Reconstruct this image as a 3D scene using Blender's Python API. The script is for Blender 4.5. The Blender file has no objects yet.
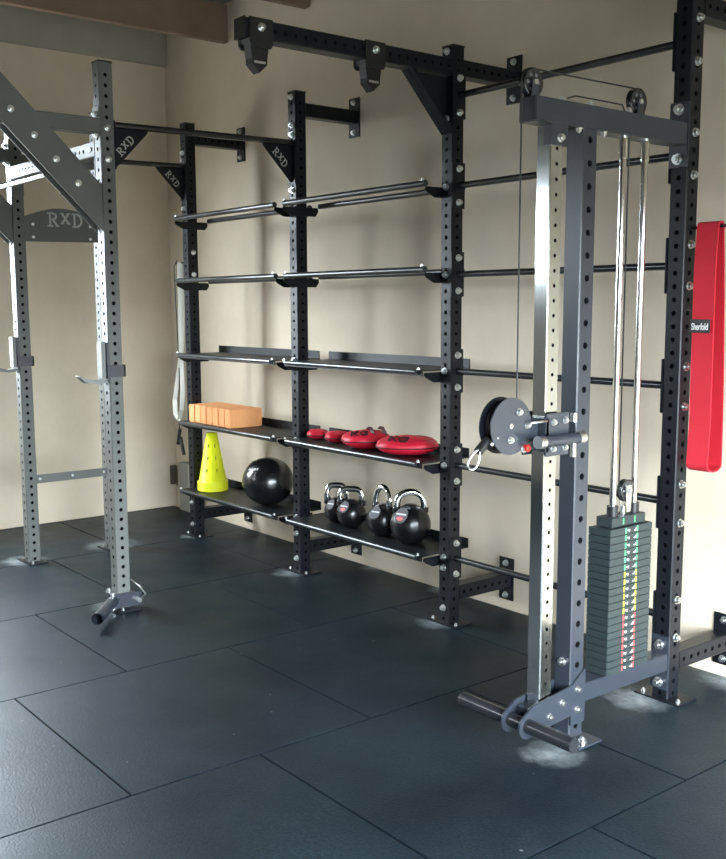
import bpy, bmesh, math, random
from mathutils import Vector, Matrix, Euler
C = bpy.context.scene.collection
PI = math.pi
# ------------------------------------------------------------------ layout (metres)
X1, X2, X3, X4 = 1.071, 2.327, 3.598, 4.866
YP, YL, YM, YT = -0.415, -1.577, -1.045, -1.012
S = .074; h = S / 2; H = 2.75; PITCH = .0503
# ------------------------------------------------------------------ materials
def srgb(r, g, b):
    f = lambda c: (c / 255 / 12.92) if c / 255 <= .04045 else ((c / 255 + .055) / 1.055) ** 2.4
    return (f(r), f(g), f(b), 1)
def mat(name, col, rough=.5, metal=0, bump=0, bscale=200, var=0, vscale=8, coat=0, spec=.5):
    m = bpy.data.materials.new(name); m.use_nodes = True
    nt = m.node_tree; b = nt.nodes['Principled BSDF']
    b.inputs['Base Color'].default_value = col
    b.inputs['Roughness'].default_value = rough
    b.inputs['Metallic'].default_value = metal
    b.inputs['Specular IOR Level'].default_value = spec
    b.inputs['Coat Weight'].default_value = coat
    b.inputs['Coat Roughness'].default_value = .15
    tc = nt.nodes.new('ShaderNodeTexCoord')
    if var:
        n = nt.nodes.new('ShaderNodeTexNoise'); n.inputs['Scale'].default_value = vscale; n.inputs['Detail'].default_value = 6
        nt.links.new(tc.outputs['Object'], n.inputs['Vector'])
        r = nt.nodes.new('ShaderNodeMapRange'); r.inputs[3].default_value = 1 - var; r.inputs[4].default_value = 1 + var
        nt.links.new(n.outputs['Fac'], r.inputs[0])
        mx = nt.nodes.new('ShaderNodeVectorMath'); mx.operation = 'SCALE'; mx.inputs[0].default_value = col[:3]
        nt.links.new(r.outputs[0], mx.inputs['Scale']); nt.links.new(mx.outputs[0], b.inputs['Base Color'])
    if bump:
        n = nt.nodes.new('ShaderNodeTexNoise'); n.inputs['Scale'].default_value = bscale; n.inputs['Detail'].default_value = 3
        nt.links.new(tc.outputs['Object'], n.inputs['Vector'])
        bp = nt.nodes.new('ShaderNodeBump'); bp.inputs['Strength'].default_value = bump; bp.inputs['Distance'].default_value = .002
        nt.links.new(n.outputs['Fac'], bp.inputs['Height']); nt.links.new(bp.outputs[0], b.inputs['Normal'])
    return m
M = dict(
    paint=mat('black_powder_coat', (.006, .007, .010, 1), .36, bump=.15, bscale=600, spec=.3),
    greypaint=mat('charcoal_powder_coat', (.022, .027, .038, 1), .3, bump=.12, bscale=600, spec=.8),
    bar=mat('black_gloss_bar', (.018, .019, .022, 1), .22, coat=.4),
    steel=mat('zinc_bolt', (.78, .79, .78, 1), .28, 1),
    chrome=mat('chrome', (.85, .85, .84, 1), .1, 1),
    rail=mat('polished_rail', (.62, .64, .62, 1), .13, 1),
    coreshade=mat('tube_shade_core', (.004, .004, .005, 1), .9, spec=0),  # near-black colour painting the shade inside the tubes
    rackhaze=mat('hazed_black_powder_coat', (.115, .12, .112, 1), .4, bump=.15, bscale=600),  # half rack's black coat, lightened: washed-out haze put into the base colour
    plastic=mat('black_plastic', (.012, .012, .013, 1), .35),
    pulley=mat('pulley_nylon', (.02, .02, .022, 1), .22, coat=.5),
    cable=mat('cable_black', (.02, .02, .02, 1), .5),
    plate=mat('weight_plate', (.018, .028, .029, 1), .42, var=.15, vscale=30),
    rubberball=mat('gloss_rubber', (.006, .006, .007, 1), .25, bump=.1, bscale=120, coat=.2),
    iron=mat('kettlebell_coat', (.005, .005, .006, 1), .3, coat=.15),
    white=mat('white_print', (.75, .75, .73, 1), .5),
    logo=mat('logo_print', (.5, .5, .48, 1), .5),
    red=mat('red_webbing', (.56, .010, .026, 1), .75, bump=.5, bscale=900),
    bag=mat('red_vinyl', (.62, .012, .035, 1), .5, bump=.3, bscale=60),
    darkprint=mat('dark_print', (.06, .004, .008, 1), .6),
    foam=mat('orange_foam', (.80, .36, .14, 1), .8, bump=.2, bscale=400, var=.06, vscale=40),
    cone=mat('yellow_plastic', (.72, .76, .015, 1), .5),
    webbing=mat('cream_webbing', (.82, .8, .72, 1), .8, bump=.3, bscale=500),
    hookpad=mat('grey_urethane', (.22, .22, .21, 1), .55),
    box=mat('grey_box', (.30, .30, .27, 1), .6),
    boxtrim=mat('pale_box_trim', (.55, .55, .52, 1), .6),
    brown=mat('brown_plastic', (.09, .075, .06, 1), .5),
    grey=mat('grey_label', (.12, .12, .13, 1), .3),
    green=mat('green_mark', (.1, .55, .2, 1), .5), yellow=mat('yellow_mark', (.75, .65, .05, 1), .5), redm=mat('red_mark', (.75, .07, .07, 1), .5),
    pink=mat('red_oval_mark', (.7, .15, .15, 1), .5),
    redlight=mat('red_knob', (.6, .02, .01, 1), .3),
)
# ------------------------------------------------------------------ mesh builder
class MB:
    def __init__(s): s.v = []; s.f = []; s.mi = []; s.sm = []
    def add(s, vs, fs, T=None, mi=0, smooth=False):
        o = len(s.v)
        for p in vs:
            p = Vector(p); s.v.append(T @ p if T else p)
        for f in fs: s.f.append([o + i for i in f]); s.mi.append(mi); s.sm.append(smooth)
        return s
    def box(s, lo, hi, T=None, mi=0, bev=0):
        x0, y0, z0 = lo; x1, y1, z1 = hi
        if bev:
            bm = bmesh.new(); bmesh.ops.create_cube(bm, size=1)
            for v in bm.verts: v.co = Vector(((x0+x1)/2 + v.co.x*(x1-x0), (y0+y1)/2 + v.co.y*(y1-y0), (z0+z1)/2 + v.co.z*(z1-z0)))
            bmesh.ops.bevel(bm, geom=bm.edges[:], offset=bev, segments=2, affect='EDGES')
            bm.verts.index_update()
            s.add([v.co.copy() for v in bm.verts], [[v.index for v in f.verts] for f in bm.faces], T, mi); bm.free(); return s
        v = [(x0,y0,z0),(x1,y0,z0),(x1,y1,z0),(x0,y1,z0),(x0,y0,z1),(x1,y0,z1),(x1,y1,z1),(x0,y1,z1)]
        return s.add(v, [(0,3,2,1),(4,5,6,7),(0,1,5,4),(1,2,6,5),(2,3,7,6),(3,0,4,7)], T, mi)
    def prism(s, pts, a, b, axis='x', T=None, mi=0):
        """outline pts (2-D) extruded from a to b along axis; x: pts=(y,z), y: pts=(x,z), z: pts=(x,y)"""
        k = {'x': lambda p, t: (t, p[0], p[1]), 'y': lambda p, t: (p[0], t, p[1]), 'z': lambda p, t: (p[0], p[1], t)}[axis]
        n = len(pts); vs = [k(p, a) for p in pts] + [k(p, b) for p in pts]
        fs = [list(range(n))[::-1], list(range(n, 2*n))] + [(i, (i+1) % n, n + (i+1) % n, n + i) for i in range(n)]
        return s.add(vs, fs, T, mi)
    def cyl(s, a, b, r, n=16, r2=None, mi=0, caps=True):
        a = Vector(a); b = Vector(b); d = b - a; L = d.length; q = d.to_track_quat('Z', 'Y').to_matrix().to_4x4()
        T = Matrix.Translation(a) @ q; r2 = r if r2 is None else r2
        vs = [(r*math.cos(2*PI*i/n), r*math.sin(2*PI*i/n), 0) for i in range(n)] + [(r2*math.cos(2*PI*i/n), r2*math.sin(2*PI*i/n), L) for i in range(n)]
        s.add(vs, [(i, (i+1) % n, n + (i+1) % n, n + i) for i in range(n)], T, mi, True)
        if caps:
            s.add(vs, [list(range(n))[::-1], list(range(n, 2*n))], T, mi)
        return s
    def lathe(s, prof, c=(0,0,0), n=28, T=None, mi=0):
        """prof (r, z) bottom to top round z"""
        vs = []; fs = []; k = len(prof)
        for i in range(n):
            a = 2*PI*i/n
            for r, z in prof: vs.append((c[0] + r*math.cos(a), c[1] + r*math.sin(a), c[2] + z))
        for i in range(n):
            j = (i+1) % n
            for t in range(k-1): fs.append((i*k+t, j*k+t, j*k+t+1, i*k+t+1))
        return s.add(vs, fs, T, mi, True)
    def tube(s, pts, r, n=10, mi=0, closed=False, rad=None):
        P = [Vector(p) for p in pts]; m = len(P); rings = []; up = None
        for i, p in enumerate(P):
            if closed: d = P[(i+1) % m] - P[i-1]
            else: d = P[min(i+1, m-1)] - P[max(i-1, 0)]
            d.normalize()
            if up is None: up = Vector((0,0,1)) if abs(d.z) < .9 else Vector((1,0,0))
            u = d.cross(up).normalized(); up = u.cross(d).normalized()
            rr = rad[i] if rad else r
            rings.append([p + u*math.cos(2*PI*k/n)*rr + up*math.sin(2*PI*k/n)*rr for k in range(n)])
        vs = [v for R in rings for v in R]; fs = []
        for i in range(m if closed else m-1):
            a = i*n; b = ((i+1) % m)*n
            for k in range(n): fs.append((a+k, a+(k+1) % n, b+(k+1) % n, b+k))
        if not closed: fs += [list(range(n))[::-1], list(range((m-1)*n, m*n))]
        return s.add(vs, fs, None, mi, True)
    def ribbon(s, pts, w, t, wdir=(1,0,0), mi=0, closed=False):
        """flat band: pts centre line, width w along wdir, thickness t"""
        W = Vector(wdir).normalized(); P = [Vector(p) for p in pts]; m = len(P); vs = []
        for i, p in enumerate(P):
            d = (P[(i+1) % m] - P[i-1]) if closed else (P[min(i+1, m-1)] - P[max(i-1, 0)])
            nn = d.cross(W).normalized()
            vs += [p + W*w/2 + nn*t/2, p - W*w/2 + nn*t/2, p - W*w/2 - nn*t/2, p + W*w/2 - nn*t/2]
        fs = []
        for i in range(m if closed else m-1):
            a = 4*i; b = 4*((i+1) % m)
            for k in range(4): fs.append((a+k, a+(k+1) % 4, b+(k+1) % 4, b+k))
        if not closed: fs += [(3,2,1,0), (4*m-4, 4*m-3, 4*m-2, 4*m-1)]
        return s.add(vs, fs, None, mi)
    def mesh(s, name, mats):
        me = bpy.data.meshes.new(name); me.from_pydata([tuple(v) for v in s.v], [], s.f)
        if not isinstance(mats, (list, tuple)): mats = [mats]
        if len(mats) == 1 and s.mi and max(s.mi) > 0: mats = list(mats) + ['coreshade']
        for m in mats: me.materials.append(M[m] if isinstance(m, str) else m)
        me.polygons.foreach_set('material_index', s.mi); me.polygons.foreach_set('use_smooth', s.sm)
        bm = bmesh.new(); bm.from_mesh(me); bmesh.ops.recalc_face_normals(bm, faces=bm.faces); bm.to_mesh(me); bm.free()
        me.update(); return me
    def build(s, name, mats, parent=None, M4=None):
        return link(name, s.mesh(name, mats), parent, M4)
def link(name, me, parent=None, M4=None):
    o = bpy.data.objects.new(name, me); C.objects.link(o)
    if parent:
        o.parent = parent
        chain = []; p = parent
        while p: chain.append(p); p = p.parent
        W = Matrix.Identity(4)
        for p in reversed(chain): W = W @ p.matrix_basis
        o.matrix_parent_inverse = Matrix.Identity(4)
        o.matrix_basis = W.inverted() @ (M4 or Matrix.Identity(4))
    elif M4: o.matrix_basis = M4
    return o
def tag(o, label=None, cat=None, group=None, kind=None):
    for k, v in (('label', label), ('category', cat), ('group', group), ('kind', kind)):
        if v: o[k] = v
    return o
def thing(name, loc, label, cat, group=None, rz=0):
    o = bpy.data.objects.new(name, None); C.objects.link(o)
    o.empty_display_size = .1
    o.matrix_basis = Matrix.Translation(loc) @ Matrix.Rotation(rz, 4, 'Z')
    return tag(o, label, cat, group)
def copy_tree(o, parent=None):
    c = o.copy(); C.objects.link(c)
    if parent: c.parent = parent
    for ch in list(o.children): copy_tree(ch, c)
    return c
def Tr(x, y, z): return Matrix.Translation((x, y, z))
def Rx(a): return Matrix.Rotation(a, 4, 'X')
def Ry(a): return Matrix.Rotation(a, 4, 'Y')
def Rz(a): return Matrix.Rotation(a, 4, 'Z')
# ------------------------------------------------------------------ perforated square tube along +Z from 0 to L
def perf(L, s=S, pitch=PITCH, off=None, r=.0105, faces='xyXY', rects=None, pw=None):
    mb = MB(); w = s/2; c = .004; n = 8
    if off is None: off = pitch/2
    ang = [2*PI*k/n + PI/n*0 for k in range(n)]
    for fi, ch in enumerate('XYxy'):
        T = Rz(fi*PI/2)                      # face with normal +X rotated
        hw = w - c
        def quad(z0, z1): mb.add([(w,-hw,z0),(w,hw,z0),(w,hw,z1),(w,-hw,z1)], [(0,1,2,3)], T)
        if ch not in faces: quad(0, L)
        else:
            z = off; cells = []
            while z < L - r*1.3: cells.append(z); z += pitch
            lo = 0
            for k, zc in enumerate(cells):
                a = max(zc - min(pitch, .05)/2, lo); b = min(zc + min(pitch, .05)/2, L)
                if a > lo + 1e-5: quad(lo, a)
                outer = []; hole = []
                hh = [(hw,0),(hw,1),(0,1),(-hw,1),(-hw,0),(-hw,-1),(0,-1),(hw,-1)]
                for q in range(n):
                    y, zz = hh[q]; outer.append((w, y, zc if zz == 0 else (b if zz > 0 else a)))
                    hole.append((w, r*math.cos(ang[q]), zc + r*math.sin(ang[q])))
                rim = [(w-.004, p[1], p[2]) for p in hole]
                vs = outer + hole + rim
                fs = [(q, (q+1) % n, n+(q+1) % n, n+q) for q in range(n)] + [(n+q, n+(q+1) % n, 2*n+(q+1) % n, 2*n+q) for q in range(n)]
                mb.add(vs, fs, T); lo = b
            if lo < L: quad(lo, L)
        mb.add([(w,hw,0),(hw,w,0),(hw,w,L),(w,hw,L)], [(0,1,2,3)], T)
    mb.box((-w+.0045, -w+.0045, .002), (w-.0045, w-.0045, L-.002), mi=1)  # added solid core, keeps the holes dark as if shaded inside
    oc = [(w,-hw),(w,hw),(hw,w),(-hw,w),(-w,hw),(-w,-hw),(-hw,-w),(hw,-w)]
    mb.add([(x,y,0) for x,y in oc], [list(range(8))[::-1]]); mb.add([(x,y,L) for x,y in oc], [list(range(8))])
    return mb
ALONGY = Rx(-PI/2)      # +Z -> +Y
ALONGX = Ry(PI/2)       # +Z -> +X
# ------------------------------------------------------------------ bolts (shared mesh), axis +Z away from face
mb = MB(); mb.cyl((0,0,0), (0,0,.003), .0165, 18)
mb.cyl((0,0,.003), (0,0,.014), .0135, 6); mb.cyl((0,0,.014), (0,0,.021), .007, 10)
BOLT = mb.mesh('bolt', 'steel')
BDIR = {'+x': Ry(PI/2), '-x': Ry(-PI/2), '-y': Rx(PI/2), '+y': Rx(-PI/2), '+z': Matrix.Identity(4), '-z': Rx(PI)}
def bolt(parent, x, y, z, d='+x', s=1.0):
    return link('bolt', BOLT, parent, Tr(x, y, z) @ BDIR[d] @ Matrix.Scale(s, 4))
# ------------------------------------------------------------------ slab-serif letters R X D (unit height), in a 2-D frame
def letters(word, size, depth, T, mb=None, mi=0):
    mb = mb or MB(); x = 0; t = .15
    def bar(a, b, w=t):
        a = Vector(a); b = Vector(b); d = (b-a).normalized(); n = Vector((-d.y, d.x))*w/2
        p = [a-n, b-n, b+n, a+n]; mb.prism([((q.x+x)*size, q.y*size) for q in p], 0, depth, 'z', T, mi)
    def arc(cx, cy, rx, ry, a0, a1, w=t, n=8):
        o = [((cx + (rx)*math.cos(a))*1, (cy + ry*math.sin(a))) for a in [a0 + (a1-a0)*i/n for i in range(n+1)]]
        i_ = [((cx + (rx-w)*math.cos(a)), (cy + (ry-w)*math.sin(a))) for a in [a0 + (a1-a0)*i/n for i in range(n+1)]]
        for k in range(n):
            p = [o[k], o[k+1], i_[k+1], i_[k]]; mb.prism([((q[0]+x)*size, q[1]*size) for q in p], 0, depth, 'z', T, mi)
    for ch in word:
        if ch == 'R':
            bar((.2,0),(.2,1)); bar((0,.05),(.42,.05),.1); bar((0,.95),(.45,.95),.1)
            arc(.4,.73,.32,.27,-PI/2,PI/2); bar((.2,.5),(.45,.5),.1); bar((.42,.48),(.72,.05)); bar((.6,.05),(.85,.05),.1); x += .95
        elif ch == 'X':
            bar((.12,.25),(.62,.95)); bar((.62,.25),(.12,.95)); bar((0,.95),(.28,.95),.08); bar((.48,.95),(.76,.95),.08); bar((0,.25),(.28,.25),.08); bar((.48,.25),(.76,.25),.08); x += .86
        elif ch == 'D':
            bar((.2,0),(.2,1)); bar((0,.05),(.42,.05),.1); bar((0,.95),(.42,.95),.1); arc(.38,.5,.42,.5,-PI/2,PI/2); x += .85
    return mb, x*size
def text_mesh(name, body, size, ext, m, parent, M4):
    cu = bpy.data.curves.new(name, 'FONT'); cu.body = body; cu.size = size; cu.extrude = ext; cu.align_x = 'CENTER'; cu.align_y = 'CENTER'; cu.offset = size*.015
    to = bpy.data.objects.new(name, cu); C.objects.link(to)
    dg = bpy.context.evaluated_depsgraph_get(); me = bpy.data.meshes.new_from_object(to.evaluated_get(dg))
    bpy.data.objects.remove(to); me.materials.clear(); me.materials.append(M[m]); me.name = name
    return link(name, me, parent, M4)
def frame(o, ex, ey):
    """matrix whose local x, y are ex, ey at origin o"""
    ex = Vector(ex).normalized(); ey = Vector(ey); ey = (ey - ex*ey.dot(ex)).normalized(); ez = ex.cross(ey)
    m = Matrix((ex, ey, ez)).transposed().to_4x4(); m.translation = Vector(o); return m

# ================================================================== ROOM
RX1, RY1, ZC = 8.3, -5.6, 3.62
def wall_mat():
    m = mat('plaster', (.60, .52, .40, 1), .85, bump=.35, bscale=35)
    nt = m.node_tree; b = nt.nodes['Principled BSDF']; tc = nt.nodes.new('ShaderNodeTexCoord')
    n = nt.nodes.new('ShaderNodeTexNoise'); n.inputs['Scale'].default_value = 1.6; n.inputs['Detail'].default_value = 8; n.inputs['Roughness'].default_value = .6
    cr = nt.nodes.new('ShaderNodeValToRGB'); e = cr.color_ramp.elements
    e[0].position = .3; e[0].color = (.59, .51, .39, 1); e[1].position = .7; e[1].color = (.71, .62, .485, 1)
    nt.links.new(tc.outputs['Object'], n.inputs['Vector']); nt.links.new(n.outputs['Fac'], cr.inputs[0]); nt.links.new(cr.outputs[0], b.inputs['Base Color'])
    return m
WM = wall_mat()
def floor_mat():
    m = mat('rubber_mat', (.03, .04, .045, 1), .5, spec=.24)
    nt = m.node_tree; b = nt.nodes['Principled BSDF']; L = nt.links; N = nt.nodes.new
    b.inputs['Specular Tint'].default_value = (.66, .86, 1, 1)
    tc = N('ShaderNodeTexCoord')
    def noise(sc, det, rough=.5):
        n = N('ShaderNodeTexNoise'); n.inputs['Scale'].default_value = sc; n.inputs['Detail'].default_value = det; n.inputs['Roughness'].default_value = rough
        L.new(tc.outputs['Object'], n.inputs['Vector']); return n.outputs['Fac']
    big = noise(1.7, 5); fine = noise(120, 3); mid = noise(14, 6, .7)
    cr = N('ShaderNodeValToRGB'); e = cr.color_ramp.elements
    e[0].position = .3; e[0].color = (.003, .006, .010, 1); e[1].position = .70; e[1].color = (.010, .018, .023, 1); L.new(big, cr.inputs[0])
    # fine speckle
    sp = N('ShaderNodeMapRange'); sp.inputs[1].default_value = .35; sp.inputs[2].default_value = .7; sp.inputs[3].default_value = .75; sp.inputs[4].default_value = 1.35; L.new(fine, sp.inputs[0])
    mx = N('ShaderNodeVectorMath'); mx.operation = 'SCALE'; L.new(cr.outputs[0], mx.inputs[0]); L.new(sp.outputs[0], mx.inputs['Scale'])
    # dust spilled round the bolted feet
    dust = None
    for (x, y, r) in [(X1, YP-.06, .13), (X2-.02, YP-.08, .17), (X3-.03, YP-.06, .17), (X4-.05, YP-.1, .22), (X4+.07, YT-.17, .17), (X2-.05, YL-.02, .2), (X1-.06, YL-.04, .22), (X4+.06, -.05, .2), (X3-.45, -.03, .16), (X2+.2,-.03,.13), (X1-.1,-1.0,.28)]:
        d = N('ShaderNodeVectorMath'); d.operation = 'DISTANCE'; d.inputs[1].default_value = (x, y, 0); L.new(tc.outputs['Object'], d.inputs[0])
        q = N('ShaderNodeMapRange'); q.inputs[1].default_value = r; q.inputs[2].default_value = 0; q.inputs[3].default_value = 0; q.inputs[4].default_value = 1; L.new(d.outputs['Value'], q.inputs[0])
        if dust is None: dust = q.outputs[0]
        else:
            a = N('ShaderNodeMath'); a.operation = 'MAXIMUM'; L.new(dust, a.inputs[0]); L.new(q.outputs[0], a.inputs[1]); dust = a.outputs[0]
    a = N('ShaderNodeMath'); a.operation = 'MULTIPLY'; L.new(dust, a.inputs[0]); L.new(mid, a.inputs[1])
    dr = N('ShaderNodeMapRange'); dr.inputs[1].default_value = .16; dr.inputs[2].default_value = .5; L.new(a.outputs[0], dr.inputs[0])
    # small white flecks
    vo = N('ShaderNodeTexVoronoi'); vo.inputs['Scale'].default_value = 6.5; L.new(tc.outputs['Object'], vo.inputs['Vector'])
    fl = N('ShaderNodeMapRange'); fl.inputs[1].default_value = .045; fl.inputs[2].default_value = .02; fl.inputs[3].default_value = 0; fl.inputs[4].default_value = .55; L.new(vo.outputs['Distance'], fl.inputs[0])
    mm = N('ShaderNodeMath'); mm.operation = 'MAXIMUM'; L.new(dr.outputs[0], mm.inputs[0]); L.new(fl.outputs[0], mm.inputs[1])
    mc = N('ShaderNodeMix'); mc.data_type = 'RGBA'; L.new(mm.outputs[0], mc.inputs['Factor']); g2 = N('ShaderNodeMapRange'); g2.inputs[1].default_value = .3; g2.inputs[2].default_value = .7; g2.inputs[3].default_value = .55; g2.inputs[4].default_value = 1.6; L.new(noise(75, 3, .7), g2.inputs[0])
    mx2 = N('ShaderNodeVectorMath'); mx2.operation = 'SCALE'; L.new(mx.outputs[0], mx2.inputs[0]); L.new(g2.outputs[0], mx2.inputs['Scale'])
    L.new(mx2.outputs[0], mc.inputs['A']); mc.inputs['B'].default_value = (.22, .25, .26, 1)
    L.new(mc.outputs['Result'], b.inputs['Base Color'])
    bp = N('ShaderNodeBump'); bp.inputs['Strength'].default_value = .6; bp.inputs['Distance'].default_value = .0015; L.new(fine, bp.inputs['Height']); L.new(bp.outputs[0], b.inputs['Normal'])
    rr = N('ShaderNodeMapRange'); rr.inputs[1].default_value = .3; rr.inputs[2].default_value = .7; rr.inputs[3].default_value = .38; rr.inputs[4].default_value = .5; L.new(noise(3.2, 7, .65), rr.inputs[0]); L.new(rr.outputs[0], b.inputs['Roughness'])
    return m
CONC = mat('concrete_slab', (.42, .42, .40, 1), .85, bump=.5, bscale=60, var=.25, vscale=12)
mb = MB()
mb.box((-.2, RY1-.2, -.2), (RX1+.2, .2, -.012), mi=1)
G = .003
k = -3; xs = []
while 2.17 + 1.06*k < RX1:
    x0 = max(2.17 + 1.06*k, .01); x1 = min(2.17 + 1.06*(k+1), RX1); odd = k % 2
    if x1 > x0 + .02:
        cuts = [-.03] + [y for y in [(-.48 if odd else -.985) - i*.995 for i in range(7)] if RY1 < y] + [RY1]
        for y1, y0 in zip(cuts[:-1], cuts[1:]):
            mb.box((x0+G, y0+G, -.012), (x1-G, y1-G, 0), bev=.0015)
    k += 1
o = mb.build('floor', [floor_mat(), CONC]); o['kind'] = 'structure'
def struct(name, mb, m):
    o = mb.build(name, m); o['kind'] = 'structure'; return o
struct('wall_back', MB().box((-.2, 0, -.2), (RX1+.2, .2, ZC)), WM)
# left wall with a high window opening past the frame's left edge
WY0, WY1, WZ0, WZ1 = -3.2, -1.72, 1.2, 2.85
mb = MB(); mb.box((-.2, WY1, -.2), (0, 0, ZC)); mb.box((-.2, RY1-.2, -.2), (0, WY0, ZC)); mb.box((-.2, WY0, -.2), (0, WY1, WZ0)); mb.box((-.2, WY0, WZ1), (0, WY1, ZC))
struct('wall_left', mb, WM)
mb = MB()
for a, b in (((-.12, WY0, WZ0), (-.06, WY0+.05, WZ1)), ((-.12, WY1-.05, WZ0), (-.06, WY1, WZ1)), ((-.12, WY0, WZ0), (-.06, WY1, WZ0+.05)), ((-.12, WY0, WZ1-.05), (-.06, WY1, WZ1)), ((-.12, (WY0+WY1)/2-.025, WZ0), (-.06, (WY0+WY1)/2+.025, WZ1))):
    mb.box(a, b)
struct('window_1', mb, 'white')
# right wall with the open garage door
DY0, DY1, DZ1 = -4.1, -.5, 2.05
mb = MB(); mb.box((RX1, DY1, -.2), (RX1+.2, 0, ZC)); mb.box((RX1, RY1-.2, -.2), (RX1+.2, DY0, ZC)); mb.box((RX1, DY0, DZ1), (RX1+.2, DY1, ZC))
struct('wall_right', mb, WM)
FX0, FX1, FZ0, FZ1 = .45, 1.15, 1.95, 2.45
mb = MB(); mb.box((-.2, RY1-.2, -.2), (FX0, RY1, ZC)); mb.box((FX1, RY1-.2, -.2), (RX1+.2, RY1, ZC)); mb.box((FX0, RY1-.2, -.2), (FX1, RY1, FZ0)); mb.box((FX0, RY1-.2, FZ1), (FX1, RY1, ZC))
struct('wall_front', mb, mat('bare_block', (.16, .15, .14, 1), .9, bump=.5, bscale=30))
mb = MB()
for a, b in (((FX0, RY1-.12, FZ0), (FX1, RY1-.07, FZ0+.04)), ((FX0, RY1-.12, FZ1-.04), (FX1, RY1-.07, FZ1)), ((FX0, RY1-.12, FZ0), (FX0+.04, RY1-.07, FZ1)), ((FX1-.04, RY1-.12, FZ0), (FX1, RY1-.07, FZ1))): mb.box(a, b)
struct('window_2', mb, 'white')
# ceiling: corrugated sheet
mb = MB(); n = 900; vs = []; fs = []
for i in range(n+1):
    y = RY1-.2 + (0.2-RY1+.2)*i/n; z = ZC + .012*math.sin(y*2*PI/.076)
    vs += [(-.2, y, z), (RX1+.2, y, z)]
for i in range(n): fs.append((2*i, 2*i+1, 2*i+3, 2*i+2))
mb.add(vs, fs, smooth=True); mb.box((-.2, RY1-.2, ZC+.03), (RX1+.2, .2, ZC+.08))
struct('ceiling', mb, mat('corrugated_sheet', (.20, .22, .18, 1), .5, .3, var=.15, vscale=3))
WOOD = mat('joist_wood', (.22, .15, .10, 1), .75, bump=.5, bscale=40, var=.3, vscale=5)
PLB = mat('plaster_beam', (.36, .34, .27, 1), .85, bump=.5, bscale=30, var=.15, vscale=5)
for i, (x, z0) in enumerate([(.0, 3.355), (.875, 3.355), (1.83, 3.375), (2.8, 3.375), (3.75, 3.375), (4.7, 3.375), (5.65, 3.375), (6.6, 3.375), (7.55, 3.375), (8.5, 3.375)]):
    mb = MB(); mb.box((x, RY1, z0), (x+.055, -.001, 3.60), bev=.004)
    struct('trim_%d' % (i+1), mb, PLB if i == 0 else WOOD)
# ground outside
GRD = mat('outside_paving', (.07, .068, .062, 1), .9, var=.2, vscale=2)
struct('floor', MB().box((-14, -16, -.25), (-.21, 10, -.21)), GRD)
struct('floor', MB().box((RX1+.21, -16, -.09), (RX1+16, 10, -.05)), GRD)

# ================================================================== RIG
rig = thing('gym_rig', (X3, YP, 0), 'tall black perforated-steel storage rig and half rack bolted to the back wall', 'gym rig')
UP = perf(H).mesh('upright', 'paint')
capm = MB().box((-h-.002, -h-.002, 0), (h+.002, h+.002, .008), bev=.002).mesh('end_cap', 'plastic')
footm = MB().box((-.105, -.06, 0), (.105, .06, .008), bev=.001).mesh('base_plate', 'paint')
uprights = {}
UPG = perf(H).mesh('upright', 'rackhaze')
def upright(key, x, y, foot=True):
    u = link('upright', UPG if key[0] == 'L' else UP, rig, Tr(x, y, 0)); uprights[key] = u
    link('end_cap', capm, u, Tr(x, y, H))
    if foot:
        link('base_plate', footm, u, Tr(x, y, .0))
        for dx in (-.082, .082): bolt(u, x+dx, y-.03, .008, '+z', .6)
    return u
for key, x in (('P1', X1), ('P2', X2), ('P3', X3), ('P4', X4)): upright(key, x, YP)
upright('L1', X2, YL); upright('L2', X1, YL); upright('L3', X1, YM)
uprights['L1'].children and None
BZ = [2.532, 2.124, 1.714, 1.2545, .797, .333]
for z in BZ:
    b = MB().cyl((X3+h, YP, z), (X4-h, YP, z), .0155, 20).build('ladder_bar', 'bar', rig)
    for x, d in ((X3+h, 1), (X4-h, -1)):
        MB().box((min(x, x+d*.008), YP-.041, z-.105), (max(x, x+d*.008), YP+.041, z+.105), bev=.002).build('end_plate', 'paint', b)
    for dz in (-.077, .077):
        bolt(uprights['P3'], X3+h+.008, YP, z+dz, '+x'); bolt(uprights['P4'], X4+h, YP, z+dz, '+x')
for z in (2.73, 2.43, 2.12, 1.712, 1.255, .795, .337, .284, .08): bolt(uprights['P3'], X3, YP-h, z, '-y')
for z in (2.725, 2.573, 2.522, 2.217, 1.71, 1.258, .794, .336, .237, .086): bolt(uprights['P2'], X2, YP-h, z, '-y')
for z in (2.567, 2.518, 2.208, .235, .084): bolt(uprights['P1'], X1, YP-h, z, '-y')
for z in (1.924, 1.779): bolt(uprights['P1'], X1+h, YP, z, '+x')
# arms back to the wall, top and bottom
def wall_arm(x, zc, holes=True, br=.2):
    L = -YP - h - .008
    a = (perf(L, off=.03, faces='xX' if holes else '')).build('wall_arm', 'paint', rig, Tr(x, YP+h, zc) @ ALONGY)
    w = MB().box((x-.05, -.008, zc-.112), (x+.05, 0, zc+.112), bev=.002).build('wall_bracket', 'paint', a)
    for dz in (-.085, .085): bolt(w, x, -.008, zc+dz, '-y')
    return a
for x, hs in ((X1, True), (X2, False), (X3, True), (X4, True)):
    wall_arm(x, 2.66, hs); wall_arm(x, .152, True)
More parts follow.
